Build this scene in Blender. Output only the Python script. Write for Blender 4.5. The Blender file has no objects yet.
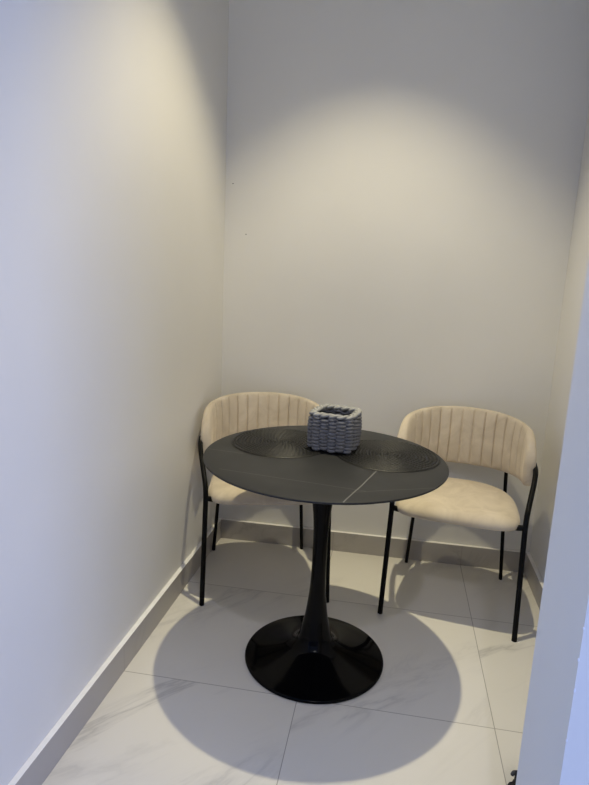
import bpy, math, random
from math import sin, cos, pi, sqrt, radians
from mathutils import Matrix, Vector

random.seed(4)
scene = bpy.context.scene
C = scene.collection

# ------------------------------------------------------------------ helpers
class MB:
    """collects vertices and faces for one mesh"""
    def __init__(s):
        s.v, s.f, s.m = [], [], []
    def face(s, idx, mat=0):
        s.f.append(tuple(idx)); s.m.append(mat)
    def box(s, x0, x1, y0, y1, z0, z1, mat=0):
        b = len(s.v)
        s.v += [(x0, y0, z0), (x1, y0, z0), (x1, y1, z0), (x0, y1, z0),
                (x0, y0, z1), (x1, y0, z1), (x1, y1, z1), (x0, y1, z1)]
        for q in ((3, 2, 1, 0), (4, 5, 6, 7), (0, 1, 5, 4), (1, 2, 6, 5), (2, 3, 7, 6), (3, 0, 4, 7)):
            s.face([b + i for i in q], mat)
    def prism(s, pts, z0, z1, mat=0, top=None):
        """vertical prism over a counter-clockwise outline"""
        b, n = len(s.v), len(pts)
        s.v += [(x, y, z0) for x, y in pts] + [(x, y, z1) for x, y in pts]
        s.face([b + i for i in reversed(range(n))], mat)
        s.face([b + n + i for i in range(n)], mat if top is None else top)
        for i in range(n):
            j = (i + 1) % n
            s.face([b + i, b + j, b + n + j, b + n + i], mat)
    def grid(s, rows, closed_v=False, closed_u=False, caps=False, mat=0):
        """rows of points, each row the same length"""
        b, n, m = len(s.v), len(rows), len(rows[0])
        for r in rows: s.v += [tuple(p) for p in r]
        for i in range(n if closed_u else n - 1):
            i2 = (i + 1) % n
            for j in range(m if closed_v else m - 1):
                j2 = (j + 1) % m
                s.face([b + i * m + j, b + i * m + j2, b + i2 * m + j2, b + i2 * m + j], mat)
        if caps:
            s.face([b + j for j in reversed(range(m))], mat)
            s.face([b + (n - 1) * m + j for j in range(m)], mat)
    def lathe(s, prof, seg=96, c=(0, 0), mat=0):
        rows = []
        for k in range(seg):
            a = 2 * pi * k / seg
            rows.append([(c[0] + r * cos(a), c[1] + r * sin(a), z) for r, z in prof])
        s.grid(rows, closed_u=True, mat=mat)
    def tube(s, path, r, n=16, closed=False, mat=0):
        P = [Vector(p) for p in path]; L = len(P)
        rad = r if isinstance(r, (list, tuple)) else [r] * L
        up = None; rows = []
        for i in range(L):
            a = P[(i - 1) % L] if (closed or i > 0) else P[i]
            b_ = P[(i + 1) % L] if (closed or i < L - 1) else P[i]
            t = (b_ - a).normalized()
            if up is None:
                up = Vector((0, 0, 1)) if abs(t.z) < .9 else Vector((1, 0, 0))
            sd = t.cross(up).normalized(); up = sd.cross(t).normalized()
            rows.append([P[i] + rad[i] * (cos(2 * pi * k / n) * sd + sin(2 * pi * k / n) * up) for k in range(n)])
        s.grid(rows, closed_v=True, closed_u=closed, caps=not closed, mat=mat)
    def blob(s, c, rx, ry, rz, n=8, mat=0):
        rows = []
        for i in range(n + 1):
            t = pi * i / n
            rr = max(sin(t), 1e-3)
            rows.append([(c[0] + rx * rr * cos(2 * pi * k / (2 * n)), c[1] + ry * rr * sin(2 * pi * k / (2 * n)), c[2] + rz * cos(t)) for k in range(2 * n)])
        s.grid(rows, closed_v=True, caps=True, mat=mat)
    def build(s, name, mats, parent=None, smooth=True, angle=35, bevel=0):
        me = bpy.data.meshes.new(name)
        me.from_pydata(s.v, [], s.f); me.update()
        if not isinstance(mats, (list, tuple)): mats = [mats]
        for m in mats: me.materials.append(m)
        for p, k in zip(me.polygons, s.m):
            p.material_index = k
        import bmesh
        bm = bmesh.new(); bm.from_mesh(me)
        bmesh.ops.recalc_face_normals(bm, faces=bm.faces)
        for f in bm.faces: f.smooth = smooth
        for e in bm.edges:
            if len(e.link_faces) == 2 and e.calc_face_angle(0) > radians(angle): e.smooth = False
        bm.to_mesh(me); bm.free()
        o = bpy.data.objects.new(name, me); C.objects.link(o)
        if parent is not None: o.parent = parent
        if bevel:
            b = o.modifiers.new('bevel', 'BEVEL'); b.width = bevel; b.segments = 2; b.limit_method = 'ANGLE'
        return o

def tag(o, label=None, cat=None, group=None, kind=None):
    if label: o['label'] = label
    if cat: o['category'] = cat
    if group: o['group'] = group
    if kind: o['kind'] = kind
    return o

def empty(name, loc, rz=0):
    o = bpy.data.objects.new(name, None); C.objects.link(o)
    o.location = loc; o.rotation_euler = (0, 0, rz); o.empty_display_size = .1
    return o

def arc_path(pts, rad, n=6):
    """polyline with rounded corners"""
    P = [Vector(p) for p in pts]; out = [P[0]]
    for i in range(1, len(P) - 1):
        a, b, c = P[i - 1], P[i], P[i + 1]
        d1, d2 = (a - b), (c - b)
        r = min(rad, d1.length * .48, d2.length * .48)
        p, q = b + d1.normalized() * r, b + d2.normalized() * r
        for k in range(n + 1):
            t = k / n
            out.append((1 - t) ** 2 * p + 2 * t * (1 - t) * b + t * t * q)
    out.append(P[-1])
    return out

# ------------------------------------------------------------------ materials
class NT:
    def __init__(s, name):
        s.mat = bpy.data.materials.new(name); s.mat.use_nodes = True
        s.t = s.mat.node_tree; s.b = s.t.nodes['Principled BSDF']
    def n(s, typ, **kw):
        o = s.t.nodes.new(typ)
        for k, v in kw.items():
            if k.startswith('i_'):
                o.inputs[k[2:].replace('_', ' ')].default_value = v
            else: setattr(o, k, v)
        return o
    def l(s, a, b): s.t.links.new(a, b)
    def math(s, op, a, b=None, clamp=False):
        m = s.n('ShaderNodeMath', operation=op, use_clamp=clamp)
        for k, x in enumerate((a, b)):
            if x is None: continue
            if isinstance(x, (int, float)): m.inputs[k].default_value = x
            else: s.l(x, m.inputs[k])
        return m.outputs[0]
    def mix(s, fac, c1, c2):
        m = s.n('ShaderNodeMix', data_type='RGBA')
        for k, x in ((0, fac), (6, c1), (7, c2)):
            if isinstance(x, (int, float)): m.inputs[k].default_value = x
            elif isinstance(x, tuple): m.inputs[k].default_value = (*x, 1)
            else: s.l(x, m.inputs[k])
        return m.outputs[2]
    def ramp(s, fac, stops):
        r = s.n('ShaderNodeValToRGB'); e = r.color_ramp.elements
        while len(e) < len(stops): e.new(.5)
        for el, (p, c) in zip(e, stops):
            el.position = p; el.color = (c, c, c, 1) if isinstance(c, (int, float)) else (*c, 1)
        s.l(fac, r.inputs[0]); return r.outputs[0]
    def bump(s, h, strength, dist):
        b = s.n('ShaderNodeBump'); b.inputs['Strength'].default_value = strength; b.inputs['Distance'].default_value = dist
        s.l(h, b.inputs['Height']); s.l(b.outputs[0], s.b.inputs['Normal'])
    def set(s, **kw):
        for k, v in kw.items():
            i = s.b.inputs[k.replace('_', ' ')]
            i.default_value = (*v, 1) if isinstance(v, tuple) else v
        return s.mat

def m_plain(name, col, rough=.5, **kw):
    t = NT(name); t.set(Base_Color=col, Roughness=rough, **kw); return t.mat

def m_wall(name, col):
    t = NT(name); t.set(Base_Color=col, Roughness=.75)
    t.b.inputs['Specular IOR Level'].default_value = .25
    co = t.n('ShaderNodeTexCoord').outputs['Object']
    n1 = t.n('ShaderNodeTexNoise', i_Scale=2.2, i_Detail=4.0); t.l(co, n1.inputs['Vector'])
    n2 = t.n('ShaderNodeTexNoise', i_Scale=90.0, i_Detail=3.0); t.l(co, n2.inputs['Vector'])
    f = t.ramp(n1.outputs[0], [(.3, 0.0), (.7, 1.0)])
    c2 = tuple(x * .965 for x in col)
    t.l(t.mix(f, col, c2), t.b.inputs['Base Color'])
    t.bump(n2.outputs[0], .06, .002)
    return t.mat

def marble(t, co, base, vein, scale=1.0, amount=.6):
    """soft grey diagonal veining; returns a colour socket"""
    m0 = t.n('ShaderNodeMapping'); m0.inputs['Rotation'].default_value = (0, 0, radians(-48)); t.l(co, m0.inputs['Vector'])
    mp = t.n('ShaderNodeMapping'); mp.inputs['Scale'].default_value = (.7 * scale, 2.6 * scale, 1.6 * scale)
    t.l(m0.outputs[0], mp.inputs['Vector'])
    nz = t.n('ShaderNodeTexNoise', i_Scale=1.5, i_Detail=6.0, i_Roughness=.6, i_Distortion=.7); t.l(mp.outputs[0], nz.inputs['Vector'])
    a = t.math('ABSOLUTE', t.math('SUBTRACT', nz.outputs[0], .5))
    v = t.ramp(a, [(0.0, 1.0), (.016, .45), (.055, 0.0)])
    n2 = t.n('ShaderNodeTexNoise', i_Scale=1.1, i_Detail=2.0); t.l(mp.outputs[0], n2.inputs['Vector'])
    msk = t.ramp(n2.outputs[0], [(.47, 0.0), (.66, 1.0)])
    fac = t.math('MULTIPLY', t.math('MULTIPLY', v, msk), amount)
    n3 = t.n('ShaderNodeTexNoise', i_Scale=3.0, i_Detail=5.0); t.l(co, n3.inputs['Vector'])
    b2 = t.mix(t.ramp(n3.outputs[0], [(.35, 0.0), (.7, .6)]), base, tuple(x * .95 for x in base))
    return t.mix(fac, b2, vein)

TILE, TX, TY = .6, .5705, -1.0412
FLOOR_COL = (.72, .698, .645)
def m_floor():
    t = NT('marble_floor_tile'); t.set(Roughness=.34)
    co = t.n('ShaderNodeTexCoord').outputs['Object']
    sp = t.n('ShaderNodeSeparateXYZ'); t.l(co, sp.inputs[0])
    ds = []
    cells = []
    for k, off in ((0, TX), (1, TY)):
        u = t.math('DIVIDE', t.math('SUBTRACT', sp.outputs[k], off - 12 * TILE), TILE)
        fr = t.math('FRACT', u)
        ds.append(t.math('MULTIPLY', t.math('MINIMUM', fr, t.math('SUBTRACT', 1.0, fr)), TILE))
        cells.append(t.math('FLOOR', u))
    d = t.math('MINIMUM', ds[0], ds[1])
    g = t.ramp(t.math('MULTIPLY', d, 100.0), [(.09, 1.0), (.15, 0.0)])      # 1 in the joint
    cb = t.n('ShaderNodeCombineXYZ')
    t.l(t.math('MULTIPLY', cells[0], 3.7), cb.inputs[0]); t.l(t.math('MULTIPLY', cells[1], 5.3), cb.inputs[1])
    va = t.n('ShaderNodeVectorMath', operation='ADD'); t.l(co, va.inputs[0]); t.l(cb.outputs[0], va.inputs[1])
    col = marble(t, va.outputs[0], FLOOR_COL, (.36, .35, .34), 1.0, .55)
    t.l(t.mix(g, col, (.34, .32, .29)), t.b.inputs['Base Color'])
    t.l(t.math('ADD', t.math('MULTIPLY', g, .4), .30), t.b.inputs['Roughness'])
    t.bump(t.math('SUBTRACT', 1.0, g), .3, .001)
    return t.mat

def m_base():
    t = NT('marble_baseboard_tile'); t.set(Roughness=.4)
    co = t.n('ShaderNodeTexCoord').outputs['Object']
    sp = t.n('ShaderNodeSeparateXYZ'); t.l(co, sp.inputs[0])
    col = marble(t, co, (.42, .395, .365), (.27, .25, .23), 2.0, .5)
    ds = []
    for k, off in ((0, TX), (1, TY)):
        u = t.math('DIVIDE', t.math('SUBTRACT', sp.outputs[k], off - 12 * TILE), TILE)
        fr = t.math('FRACT', u)
        ds.append(t.math('MULTIPLY', t.math('MINIMUM', fr, t.math('SUBTRACT', 1.0, fr)), TILE))
    g = t.ramp(t.math('MULTIPLY', t.math('MINIMUM', ds[0], ds[1]), 100.0), [(.07, .75), (.14, 0.0)])
    t.l(t.mix(g, col, (.25, .23, .21)), t.b.inputs['Base Color'])
    return t.mat

def m_velvet():
    t = NT('beige_velvet'); t.set(Roughness=.85)
    co = t.n('ShaderNodeTexCoord').outputs['Object']
    n1 = t.n('ShaderNodeTexNoise', i_Scale=9.0, i_Detail=5.0, i_Roughness=.6, i_Distortion=1.0); t.l(co, n1.inputs['Vector'])
    n2 = t.n('ShaderNodeTexNoise', i_Scale=900.0, i_Detail=2.0); t.l(co, n2.inputs['Vector'])
    f = t.ramp(n1.outputs[0], [(.32, 0.0), (.68, 1.0)])
    t.l(t.mix(f, (.675, .592, .465), (.535, .458, .35)), t.b.inputs['Base Color'])
    t.b.inputs['Sheen Weight'].default_value = .35
    t.b.inputs['Sheen Roughness'].default_value = .45
    t.b.inputs['Sheen Tint'].default_value = (1, .92, .8, 1)
    t.b.inputs['Specular IOR Level'].default_value = .15
    t.bump(n2.outputs[0], .15, .0006)
    return t.mat

def m_stone():
    """charcoal sintered stone with a few thin pale veins"""
    t = NT('charcoal_sintered_stone'); t.set(Roughness=.5)
    t.b.inputs['Specular IOR Level'].default_value = .25
    co = t.n('ShaderNodeTexCoord').outputs['Object']
    nz = t.n('ShaderNodeTexNoise', i_Scale=7.0, i_Detail=4.0); t.l(co, nz.inputs['Vector'])
    sp = t.n('ShaderNodeSeparateXYZ'); t.l(co, sp.inputs[0])
    wob = t.math('MULTIPLY', t.math('SUBTRACT', nz.outputs[0], .5), .007)
    tot = None
    for (x0, y0, x1, y1, w, s) in VEINS:
        dx, dy = x1 - x0, y1 - y0; L = sqrt(dx * dx + dy * dy); dx /= L; dy /= L
        px = t.math('SUBTRACT', sp.outputs[0], x0); py = t.math('SUBTRACT', sp.outputs[1], y0)
        dist = t.math('ABSOLUTE', t.math('ADD', t.math('SUBTRACT', t.math('MULTIPLY', px, dy), t.math('MULTIPLY', py, dx)), wob))
        along = t.math('ADD', t.math('MULTIPLY', px, dx), t.math('MULTIPLY', py, dy))
        ln = t.ramp(t.math('DIVIDE', dist, w), [(.3, 1.0), (1.0, 0.0)])
        ins = t.math('MULTIPLY', t.math('GREATER_THAN', along, 0.0), t.math('LESS_THAN', along, L))
        v = t.math('MULTIPLY', t.math('MULTIPLY', ln, ins), s)
        tot = v if tot is None else t.math('MAXIMUM', tot, v)
    n2 = t.n('ShaderNodeTexNoise', i_Scale=14.0, i_Detail=6.0); t.l(co, n2.inputs['Vector'])
    base = t.mix(n2.outputs[0], (.020, .0205, .021), (.029, .029, .0295))
    t.l(t.mix(tot, base, (.24, .235, .22)), t.b.inputs['Base Color'])
    n3 = t.n('ShaderNodeTexNoise', i_Scale=400.0, i_Detail=2.0); t.l(co, n3.inputs['Vector'])
    t.bump(n3.outputs[0], .08, .0006)
    return t.mat

def m_rope(name='grey_cotton_rope', c1=(.13, .13, .14), c2=(.25, .25, .255)):
    t = NT(name); t.set(Roughness=.8)
    co = t.n('ShaderNodeTexCoord').outputs['Object']
    n = t.n('ShaderNodeTexNoise', i_Scale=60.0, i_Detail=3.0); t.l(co, n.inputs['Vector'])
    t.l(t.mix(n.outputs[0], c1, c2), t.b.inputs['Base Color'])
    n2 = t.n('ShaderNodeTexNoise', i_Scale=700.0, i_Detail=2.0); t.l(co, n2.inputs['Vector'])
    t.bump(n2.outputs[0], .3, .001)
    return t.mat

def m_mat():
    t = NT('black_woven_fibre'); t.set(Roughness=.45, Specular_IOR_Level=.3)
    co = t.n('ShaderNodeTexCoord').outputs['Object']
    n = t.n('ShaderNodeTexNoise', i_Scale=80.0, i_Detail=3.0); t.l(co, n.inputs['Vector'])
    t.l(t.mix(n.outputs[0], (.004, .004, .004), (.010, .010, .010)), t.b.inputs['Base Color'])
    n2 = t.n('ShaderNodeTexNoise', i_Scale=260.0, i_Detail=2.0); t.l(co, n2.inputs['Vector'])
    t.bump(n2.outputs[0], .5, .0015)
    return t.mat

TABLE = (.593, -.8214)
VEINS = [(.768 - TABLE[0], -.895 - TABLE[1], .686 - TABLE[0], -1.20 - TABLE[1], .0029, .55),
         (.30 - TABLE[0], -1.035 - TABLE[1], .74 - TABLE[0], -1.10 - TABLE[1], .0022, .22),
         (.70 - TABLE[0], -1.12 - TABLE[1], .95 - TABLE[0], -1.01 - TABLE[1], .0022, .20),
         (.20 - TABLE[0], -.85 - TABLE[1], .33 - TABLE[0], -.87 - TABLE[1], .0025, .25)]
WALL_COL = (.785, .772, .73)
M_wall = m_wall('white_wall_paint', WALL_COL)
M_ceil = m_wall('white_ceiling_paint', (.86, .85, .83))
M_room = m_wall('bounce_cutting_dark_wall', (.22, .21, .20))  # unseen room walls, made dark to cut bounce light into the alcove
M_mark = m_plain('dark_scuff', (.10, .09, .08), .8)
M_chip = m_plain('bare_white_plaster', (.85, .86, .88), .7)
M_floor = m_floor()
M_base = m_base()
M_ledge = m_plain('white_baseboard_top', (.88, .87, .85), .6)  # top face of the baseboards, whiter than their sides
M_velvet = m_velvet()
M_stone = m_stone()
M_gloss = m_plain('gloss_black_lacquer', (.002, .002, .0025), .10, Specular_IOR_Level=.10)
M_under = m_plain('black_underside_paint', (.012, .012, .012), .5)
M_tube = m_plain('satin_black_steel', (.004, .004, .004), .5, Specular_IOR_Level=.12)
M_rope = m_rope()
M_rim = m_rope('grey_cotton_rope_top_lit', (.22, .22, .22), (.40, .40, .39))  # same rope as the side; light from above put into a paler colour
M_mat = m_mat()
M_cloth = m_plain('black_fabric', (.010, .010, .011), .9)
M_tab = m_plain('dark_grey_tab', (.07, .07, .065), .8)
M_glass = m_plain('clear_glass', (1, 1, 1), .02, Transmission_Weight=1.0)
M_frame = m_plain('white_window_frame', (.75, .75, .75), .4)

# ------------------------------------------------------------------ the setting
H = 2.99                       # ceiling height
XL, KL, KB, W = .016, .0233, .0048, 1.455
BT, BH = .0176, .097
YO = -1.845                    # plane of the alcove opening
SX, SY = 1.089, -1.618         # far edge of the wall stub
RX0, RX1, RY = -2.4, 3.2, -4.9 # the room in front of the alcove
def lx(y): return XL + KL * y  # face of the left baseboard
def by(x): return KB * x       # face of the back baseboard

def structure(mb, name, mats, **kw):
    o = mb.build(name, mats, **kw); o['kind'] = 'structure'; return o

m = MB(); m.box(RX0 - .2, RX1 + .2, RY - .2, .25, -.08, 0); structure(m, 'floor', M_floor, smooth=False)
m = MB(); m.box(RX0 - .2, RX1 + .2, RY - .2, .25, H, H + .1); structure(m, 'ceiling', M_ceil, smooth=False)
m = MB()
m.prism([(RX0 - .2, YO), (lx(YO) - BT, YO), (lx(by(0) + BT) - BT, by(0) + BT), (lx(.25) - BT, .25), (RX0 - .2, .25)], 0, H)
structure(m, 'wall_left', M_wall, smooth=False)
m = MB()
xa = lx(0) - BT
m.prism([(xa, by(xa) + BT), (W + BT, by(W) + BT), (W + BT, .25), (xa, .25)], 0, H)
for (x, z, r) in ((.033, 1.676, .0045), (.098, 1.461, .0045)):
    m.blob((x, by(x) + BT, z), r * .7, .0008, r * .45, 6, 1)
structure(m, 'wall_back', [M_wall, M_mark], smooth=False)
m = MB()
m.prism([(W + BT, YO), (RX1 + .2, YO), (RX1 + .2, .25), (W + BT, .25)], 0, H)
m.blob((W + BT, -.28, 1.03), .001, .005, .004, 6, 1)
structure(m, 'wall_right', [M_wall, M_mark], smooth=False)
m = MB()
m.prism([(SX, YO), (W + BT, YO), (W + BT, SY), (SX, SY)], 0, H)
for z in (.905, .83, .778, .727, .64):
    m.blob((SX + random.uniform(-.0005, .001), YO + .0005, z), .0016, .0014, random.uniform(.002, .0045), 6, 1)
structure(m, 'wall_front', [M_wall, M_chip], smooth=False)

m = MB(); m.prism([(lx(YO) - BT, YO), (lx(YO), YO), (lx(by(0)), by(0)), (lx(0) - BT, by(0))], 0, BH, 0, 1)
structure(m, 'baseboard_left', [M_base, M_ledge], smooth=False, bevel=.0012)
m = MB(); m.prism([(lx(0) - BT, by(0)), (W + BT, by(W)), (W + BT, by(W) + BT), (lx(0) - BT, by(0) + BT)], 0, BH, 0, 1)
structure(m, 'baseboard_back', [M_base, M_ledge], smooth=False, bevel=.0012)
m = MB(); m.prism([(W, SY), (W + BT, SY), (W + BT, by(W)), (W, by(W))], 0, BH, 0, 1)
structure(m, 'baseboard_right', [M_base, M_ledge], smooth=False, bevel=.0012)

# the room the photograph is taken from: three walls, a daylight opening on the left, an added one on the right
def wall_with_hole(name, fixed, axis, u0, u1, hu0, hu1, hz0, hz1, thick):
    m = MB()
    def bx(a0, a1, z0, z1):
        if axis == 'x': m.box(min(fixed, fixed + thick), max(fixed, fixed + thick), a0, a1, z0, z1)
        else: m.box(a0, a1, min(fixed, fixed + thick), max(fixed, fixed + thick), z0, z1)
    bx(u0, hu0, 0, H); bx(hu1, u1, 0, H); bx(hu0, hu1, 0, hz0); bx(hu0, hu1, hz1, H)
    structure(m, name, M_room, smooth=False)
WIN1 = (-4.65, -3.95, .3, 1.9)     # left room wall
WIN_ADDED = (-4.3, -2.6, .3, 1.9)       # right room wall, opening added to let in blue fill
wall_with_hole('wall_room_left', RX0, 'x', RY, YO, *WIN1, -.2)
wall_with_hole('wall_room_right', RX1, 'x', RY, YO, *WIN_ADDED, .2)
m = MB(); m.box(RX0 - .2, RX1 + .2, RY - .2, RY, 0, H); structure(m, 'wall_room_rear', M_room, smooth=False)
for i, (x, wn) in enumerate(((RX0 - .1, WIN1), (RX1 + .1, WIN_ADDED))):  # the second frame belongs to the added right opening
    m = MB(); y0, y1, z0, z1 = wn; t = .04
    m.box(x - .03, x + .03, y0, y0 + t, z0, z1); m.box(x - .03, x + .03, y1 - t, y1, z0, z1)
    m.box(x - .03, x + .03, y0 + t, y1 - t, z0, z0 + t); m.box(x - .03, x + .03, y0 + t, y1 - t, z1 - t, z1)
    structure(m, 'unseen_window_%d' % (i + 1), M_frame, smooth=False)

# ------------------------------------------------------------------ the table
TH, TR = .729, .3925
tb = empty('dining_table', (TABLE[0], TABLE[1], 0))
tag(tb, 'round charcoal stone-topped pedestal table with glossy black trumpet base', 'table')
m = MB()
t0 = TH - .012
prof = [(0.0005, TH), (.1, TH), (.2, TH), (.3, TH), (TR - .002, TH), (TR - .0006, TH - .0006), (TR, TH - .002), (TR, TH - .005), (TR - .001, TH - .0062), (TR - .014, t0), (.3, t0), (.0005, t0)]
m.lathe(prof, 160)
m.build('tabletop', M_stone, tb, angle=50)
m = MB()
m.lathe([(.0005, t0), (.16, t0), (.16, t0 - .006), (.0005, t0 - .006)], 64)
m.build('mounting_plate', M_under, tb)
def spl(pts, n=6):
    """Catmull-Rom through (r, z) points"""
    out = []
    for i in range(len(pts) - 1):
        p0, p1, p2, p3 = pts[max(i - 1, 0)], pts[i], pts[i + 1], pts[min(i + 2, len(pts) - 1)]
        for k in range(n):
            t = k / n
            out.append(tuple(.5 * (2 * b + (c - a) * t + (2 * a - 5 * b + 4 * c - d) * t * t + (3 * b - a - 3 * c + d) * t ** 3) for a, b, c, d in zip(p0, p1, p2, p3)))
    out.append(tuple(pts[-1])); return out
col = spl([(.056, t0 - .006), (.046, .68), (.039, .62), (.0335, .568), (.0275, .51), (.0248, .45), (.0243, .38), (.0248, .327), (.0275, .26), (.0325, .21), (.0385, .165), (.0445, .135), (.054, .095), (.060, .078)])
m = MB(); m.lathe([(.0005, t0 - .006)] + col + [(.0005, .078)], 72)
m.build('column', M_gloss, tb, angle=60)
bas = spl([(.060, .078), (.072, .064), (.092, .051), (.125, .039), (.17, .027), (.21, .018), (.236, .0115)])
m = MB(); m.lathe([(.0005, .078)] + bas + [(.2395, .0095), (.2409, .006), (.2405, .002), (.238, 0), (.0005, 0)], 128)
m.build('base', M_gloss, tb, angle=50)

# ------------------------------------------------------------------ placemats
def placemat(x, y, label, rot):
    o_m = MB(); R = .177; pitch = .0124; n = int(R / pitch)
    prof = [(.0005, .0)]
    prof = [(.0005, .0032)]
    for k in range(n):
        for j in range(1, 9):
            r = (k + j / 8) * pitch
            z = .0010 + .0036 * abs(sin(pi * j / 8)) ** .6
            prof.append((r, z))
    prof += [(n * pitch + .0006, .0008), (n * pitch, 0), (.0005, 0)]
    seg = 180; rows = []
    for s_ in range(seg):
        a = 2 * pi * s_ / seg
        row = []
        for i, (r, z) in enumerate(prof):
            k = int(r / pitch)
            zz = z if z < .001 else z + .0007 * sin(a * (12 + 4 * k) + k * 1.7) 
            rr = r + (.0016 * sin(a * 7 + k * .35 + rot) if .01 < r < R * .93 else 0)
            row.append((rr * cos(a), rr * sin(a), max(zz, 0)))
        rows.append(row)
    o_m.grid(rows, closed_u=True)
    o = o_m.build('placemat', M_mat, angle=80)
    o.location = (x, y, TH); o.rotation_euler[2] = rot
    tag(o, label, 'placemat', 'round black placemats on the table')
    return o
placemat(.427, -.708, 'round black woven placemat on the table, left of the rope basket', .3)
placemat(.792, -.742, 'round black woven placemat on the table, right of the rope basket', 1.1)

# ------------------------------------------------------------------ rope basket
bk = empty('woven_basket', (.610, -.718, TH + .0052), radians(-12))
tag(bk, 'small square basket woven from thick grey rope, on the black placemats', 'basket')
def rsq(t, a, rc):
    """point and outward normal on a rounded square, t in 0..1 from the middle of the right side"""
    st = 2 * (a - rc); ar = pi * rc / 2; per = 4 * (st + ar); d = (t % 1) * per
    k = 0; d += st / 2
    while d > st + ar: d -= st + ar; k += 1
    k %= 4
    if d <= st: p = Vector((a, -a + rc + d)); nn = Vector((1, 0))
    else:
        q = (d - st) / rc; nn = Vector((cos(q), sin(q))); p = Vector((a - rc, a - rc)) + rc * nn
    rot = Matrix.Rotation(k * pi / 2, 2)
    return rot @ p, rot @ nn
NST, ROWS, RH = 18, 10, .0116
def weave(z, phase, a, amp, r, n=216, zamp=0.0, puff=0.0):
    path, rad = [], []
    for i in range(n):
        t = i / n
        p, nn = rsq(t, a, .030)
        w = cos(NST / 2 * 2 * pi * t + phase)
        p = p + nn * (amp * w)
        path.append((p.x, p.y, z + zamp * sin(NST / 2 * 2 * pi * t + phase)))
        rad.append(r + puff * w)
    return path, rad
m = MB()
for k in range(ROWS):
    z = .0066 + k * RH
    a = .0665 + .003 * sin(pi * k / (ROWS - 1))
    for ph in (0, pi):
        pth, rad = weave(z + (0 if ph == 0 else RH * .5), ph, a, .0076, .0048, puff=.0021)
        if k == ROWS - 1 and ph: continue
        m.tube(pth, rad, 10, closed=True)
m.build('woven_side', M_rope, bk, angle=80)
m = MB()
for ph in (0, pi):
    pth, rad = weave(.0066 + ROWS * RH - .001, ph, .0675, .0062, .0062, zamp=.003)
    m.tube(pth, rad, 10, closed=True)
m.build('braided_rim', M_rim, bk, angle=80)
m = MB(); outl = [tuple(rsq(i / 64, .0625, .028)[0]) for i in range(64)]
m.prism(outl, .0005, .006)
m.build('bottom', M_rope, bk, angle=40)

# ------------------------------------------------------------------ chairs
def backrest_mesh():
    A, B, Y0, NX = .251, .262, -.022, 2.4     # half width, depth, y of the ends, squareness
    TK = .021                                 # half thickness
    raw = []
    for i in range(801):
        t = pi * i / 800
        c, s = cos(t), sin(t)
        raw.append(Vector((A * (1 if c > 0 else -1) * abs(c) ** (2 / NX), Y0 + B * abs(s) ** (2 / NX))))
    ln = [0]
    for a, b in zip(raw, raw[1:]): ln.append(ln[-1] + (b - a).length)
    T = ln[-1]
    def at(s):
        s = min(max(s, 0), T)
        lo, hi = 0, 800
        while hi - lo > 1:
            mid = (lo + hi) // 2
            if ln[mid] <= s: lo = mid
            else: hi = mid
        f = (s - ln[lo]) / max(ln[hi] - ln[lo], 1e-9)
        return raw[lo].lerp(raw[hi], f)
    rows = []; N = 480; M_ = 48
    for i in range(N + 1):
        # denser near the ends
        u = i / N; u = .5 - .5 * cos(pi * u) if False else u
        if u < .5: s = T * .5 * (2 * u) ** 1.25
        else: s = T - T * .5 * (2 * (1 - u)) ** 1.25
        p = at(s); tg = (at(s + .004) - at(s - .004)).normalized(); nn = Vector((tg.y, -tg.x))   # outward
        if nn.dot(p - Vector((0, .05))) < 0: nn = -nn
        e = min(s, T - s)                         # distance from the nearer end
        mid = s / T - .5
        ztop = .765 - .050 * (2 * mid) ** 2
        zbot = .517 + .006 * (2 * mid) ** 2
        rt, rb = .115, .05
        dt = rt * (1 - sqrt(max(0, 1 - (1 - min(e, rt) / rt) ** 2)))
        db = rb * (1 - sqrt(max(0, 1 - (1 - min(e, rb) / rb) ** 2)))
        zt, zb = ztop - dt, zbot + db
        th = TK * (.12 + .88 * sqrt(max(0, 1 - (1 - min(e, .022) / .022) ** 2)))
        # ribs on the inner face
        pitch = .0495; k = (s - T / 2) / pitch + .5
        fr = abs((k % 1) - .5) * 2                # 0 mid rib, 1 at the seam
        fade = min(max((e - .085) / .02, 0), 1)
        rib = -(.0085 * fr ** 12 + .003 * fr ** 2) * fade
        row = []
        zc, hh = (zt + zb) / 2, max((zt - zb) / 2, .008)
        rr = min(th, hh)
        for j in range(M_):
            a = 2 * pi * j / M_
            ca, sa = cos(a), sin(a)
            ex = abs(ca) ** .55 * (1 if ca > 0 else -1)          # across, + outward
            q = abs(sa) ** .55 * (1 if sa > 0 else -1)
            dz = (hh - rr) * max(-1, min(1, q * 1.0)) + rr * q
            off = th * ex
            if ca < 0:
                flat = 1 - min(1, max(0, (abs(dz) - (hh - .03)) / .03)) ** 2
                off -= rib * max(flat, .25)
                # cushion fills out a little in the middle
                off -= .004 * (1 - (dz / hh) ** 2)
            lean = .02 * ((zc + dz) - .64) / .13 * (1 - min(1, abs(2 * mid)) ** 2)
            row.append((p.x + nn.x * off, p.y + nn.y * off + lean * .6, zc + dz))
        rows.append(row)
    mb = MB(); mb.grid(rows, closed_v=True, caps=True)
    return mb

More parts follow.
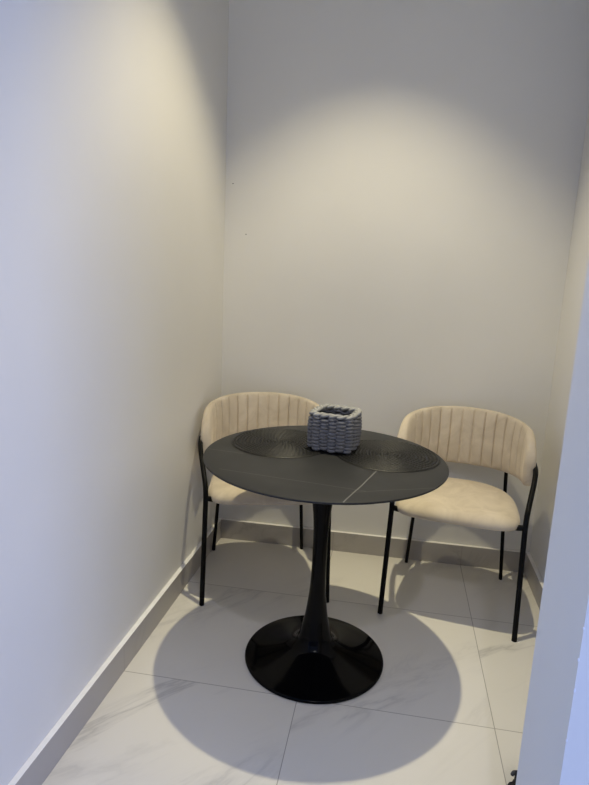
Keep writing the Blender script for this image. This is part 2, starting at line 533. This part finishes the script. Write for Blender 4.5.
def seat_mesh():
    mb = MB(); n = 120
    def outline(sc):
        pts = []
        for i in range(n):
            t = 2 * pi * i / n; c, s = cos(t), sin(t)
            ex = 2 / (5.0 if s < 0 else 2.7)
            x = (abs(c) ** ex) * (1 if c > 0 else -1); y = (abs(s) ** ex) * (1 if s > 0 else -1)
            hw = .242 - .034 * (y + 1) / 2
            pts.append((hw * x * sc - .003, -.029 + .218 * y * sc))
        return pts
    rows = []
    for d, z in ((.215, .417), (.06, .417), (.016, .418), (.006, .421), (.001, .428), (0, .436), (.002, .445), (.007, .4525), (.015, .459), (.028, .464), (.05, .4675), (.08, .4695), (.12, .471), (.17, .4715), (.215, .4717)):
        sc = 1 - d / .226
        rows.append([(x, y, z + .002 * cos(x * 9) * (1 if z > .46 else 0)) for x, y in outline(sc)])
    mb.grid(rows, closed_v=True, caps=True)
    return mb

def make_chair():
    root = empty('dining_chair', (0, 0, 0))
    seat_mesh().build('seat', M_velvet, root, angle=60)
    backrest_mesh().build('backrest', M_velvet, root, angle=60)
    for s in (-1, 1):
        m = MB(); m.tube([(s * .252, -.237, 0), (s * .2475, -.221, .215), (s * .243, -.205, .432)], .0098, 16)
        m.build('leg', M_tube, root)
    for s in (-1, 1):
        m = MB(); m.tube(arc_path([(s * .210, .237, 0), (s * .180, .207, .47), (s * .176, .204, .56)], .05), .0078, 14)
        m.build('leg', M_tube, root)
    for s in (-1, 1):
        pth = arc_path([(s * .243, -.205, .432), (s * .2445, -.199, .485), (s * .266, -.085, .575), (s * .272, -.03, .602), (s * .270, .05, .606)], .05, 8)
        m = MB(); m.tube(pth, .0098, 16)
        m.build('arm', M_tube, root)
    m = MB()
    for s in (-1, 1):
        m.tube(arc_path([(s * .243, -.2045, .436), (s * .215, -.198, .428), (s * .190, -.12, .4075), (s * .1835, .2105, .4075)], .03), .0105, 12)
    m.tube([(-.190, -.11, .4055), (.190, -.11, .4055)], .008, 12)
    m.tube([(-.184, .12, .4055), (.184, .12, .4055)], .008, 12)
    m.build('seat_frame', M_tube, root)
    return root

def copy_tree(o, parent=None):
    c = o.copy(); C.objects.link(c)
    if parent is not None: c.parent = parent
    for ch in list(o.children): copy_tree(ch, c)
    return c

ch = make_chair()
ch.location = (1.0955, -.2912, 0); ch.rotation_euler[2] = -.1412
tag(ch, 'beige velvet chair with channelled curved back, right of the table by the wall stub', 'chair', 'beige velvet dining chairs')
c2 = copy_tree(ch)
c2.location = (.2885, -.3027, 0); c2.rotation_euler[2] = .2854
tag(c2, 'beige velvet chair with channelled curved back in the left corner, partly behind the table', 'chair', 'beige velvet dining chairs')

# ------------------------------------------------------------------ dark scrap beside the stub, modelled as crumpled cloth
scrap = empty('crumpled_cloth', (1.234, -1.292, 0))
tag(scrap, 'small dark crumpled cloth on the floor, just peeking out beside the white wall stub', 'cloth')
m = MB(); rows = []
for i in range(15):
    t = pi * i / 14; row = []
    for k in range(28):
        a = 2 * pi * k / 28
        w = 1 + .10 * sin(5 * a + 3 * t) + .06 * sin(11 * a - 4 * t)
        rr = max(sin(t), 1e-3) ** .8 * .066 * w
        row.append((rr * cos(a), rr * sin(a), max(0.0, .026 - .026 * cos(pi - t) * 1.0 + .006 * sin(7 * a + 5 * t) * sin(t))))
    rows.append(row)
m.grid(rows, closed_v=True, caps=True); m.build('fold', M_cloth, scrap, angle=80)
m = MB()
m.tube(arc_path([(-.020, .040, .026), (-.032, .052, .034), (-.046, .058, .032), (-.048, .060, .020)], .01), .005, 8)
m.build('tab', M_tab, scrap)

# ------------------------------------------------------------------ light
def spot(name, loc, energy, col, ang, blend, size, aim=None):
    L = bpy.data.lights.new(name, 'SPOT'); L.energy = energy; L.color = col
    L.spot_size = radians(ang); L.spot_blend = blend; L.shadow_soft_size = size
    o = bpy.data.objects.new(name, L); C.objects.link(o); o.location = loc
    if aim: o.rotation_euler = (Vector(aim) - Vector(loc)).to_track_quat('-Z', 'Y').to_euler()
    return o
def area(name, loc, aim, sx, sy, energy, col):
    L = bpy.data.lights.new(name, 'AREA'); L.shape = 'RECTANGLE'; L.size = sx; L.size_y = sy; L.energy = energy; L.color = col
    o = bpy.data.objects.new(name, L); C.objects.link(o); o.location = loc
    o.rotation_euler = (Vector(aim) - Vector(loc)).to_track_quat('-Z', 'Y').to_euler(); return o
def watts(r, g, b):
    k = max(r, g, b); return k, (r / k, g / k, b / k)
LA, LR = (.6616, -.762, H - .03), (.956, -2.87, H - .03)
e, c = watts(87, 77, 53); spot('downlight_alcove', LA, e, c, 86, .55, .022)          # wide beam of the alcove lamp
e, c = watts(98, 89, 58); spot('downlight_alcove_core', LA, e, c, 44, 1, .022)       # its bright core
e, c = watts(30, 30.5, 38); spot('downlight_room', LR, e, c, 108, .5, .025)
e, c = watts(38, 35.5, 29); spot('added_upper_wall_fill', LR, e, c, 178, .12, .22)  # added wide soft fill that lifts the upper back wall
WZ = (WIN1[2] + WIN1[3]) / 2
e, c = watts(9, 20, 52); area('daylight_left', (RX0 - .05, (WIN1[0] + WIN1[1]) / 2, WZ), (5, (WIN1[0] + WIN1[1]) / 2, WZ), .6, 1.6, e, c)
e, c = watts(23, 31, 64); area('added_blue_fill_right', (RX1 + .05, (WIN_ADDED[0] + WIN_ADDED[1]) / 2, WZ), (-5, (WIN_ADDED[0] + WIN_ADDED[1]) / 2, WZ), 1.6, 1.6, e, c)  # added fill that tints the alcove's left wall blue
w = bpy.data.worlds.new('world'); scene.world = w; w.use_nodes = True
w.node_tree.nodes['Background'].inputs[0].default_value = (.6, .75, 1, 1)
w.node_tree.nodes['Background'].inputs[1].default_value = .3

# ------------------------------------------------------------------ camera
pitch, yaw, roll, F = .2042, .1576, .0448, 607.09
cam = bpy.data.cameras.new('camera'); co = bpy.data.objects.new('camera', cam); C.objects.link(co)
R = Matrix.Rotation(yaw, 4, 'Z') @ Matrix.Rotation(pi / 2 - pitch, 4, 'X') @ Matrix.Rotation(roll, 4, 'Z')
co.matrix_world = Matrix.Translation((.7824, -2.7072, 1.3291)) @ R
cam.sensor_fit = 'VERTICAL'; cam.sensor_height = 36; cam.sensor_width = 27; cam.lens = F * 36 / 785
cam.clip_start = .02
scene.camera = co
vs = scene.view_settings
vs.view_transform = 'Standard'; vs.look = 'None'; vs.gamma = 1; vs.use_curve_mapping = False; vs.exposure = 0
scene.cycles.use_denoising = True
scene.cycles.max_bounces = 10; scene.cycles.diffuse_bounces = 6
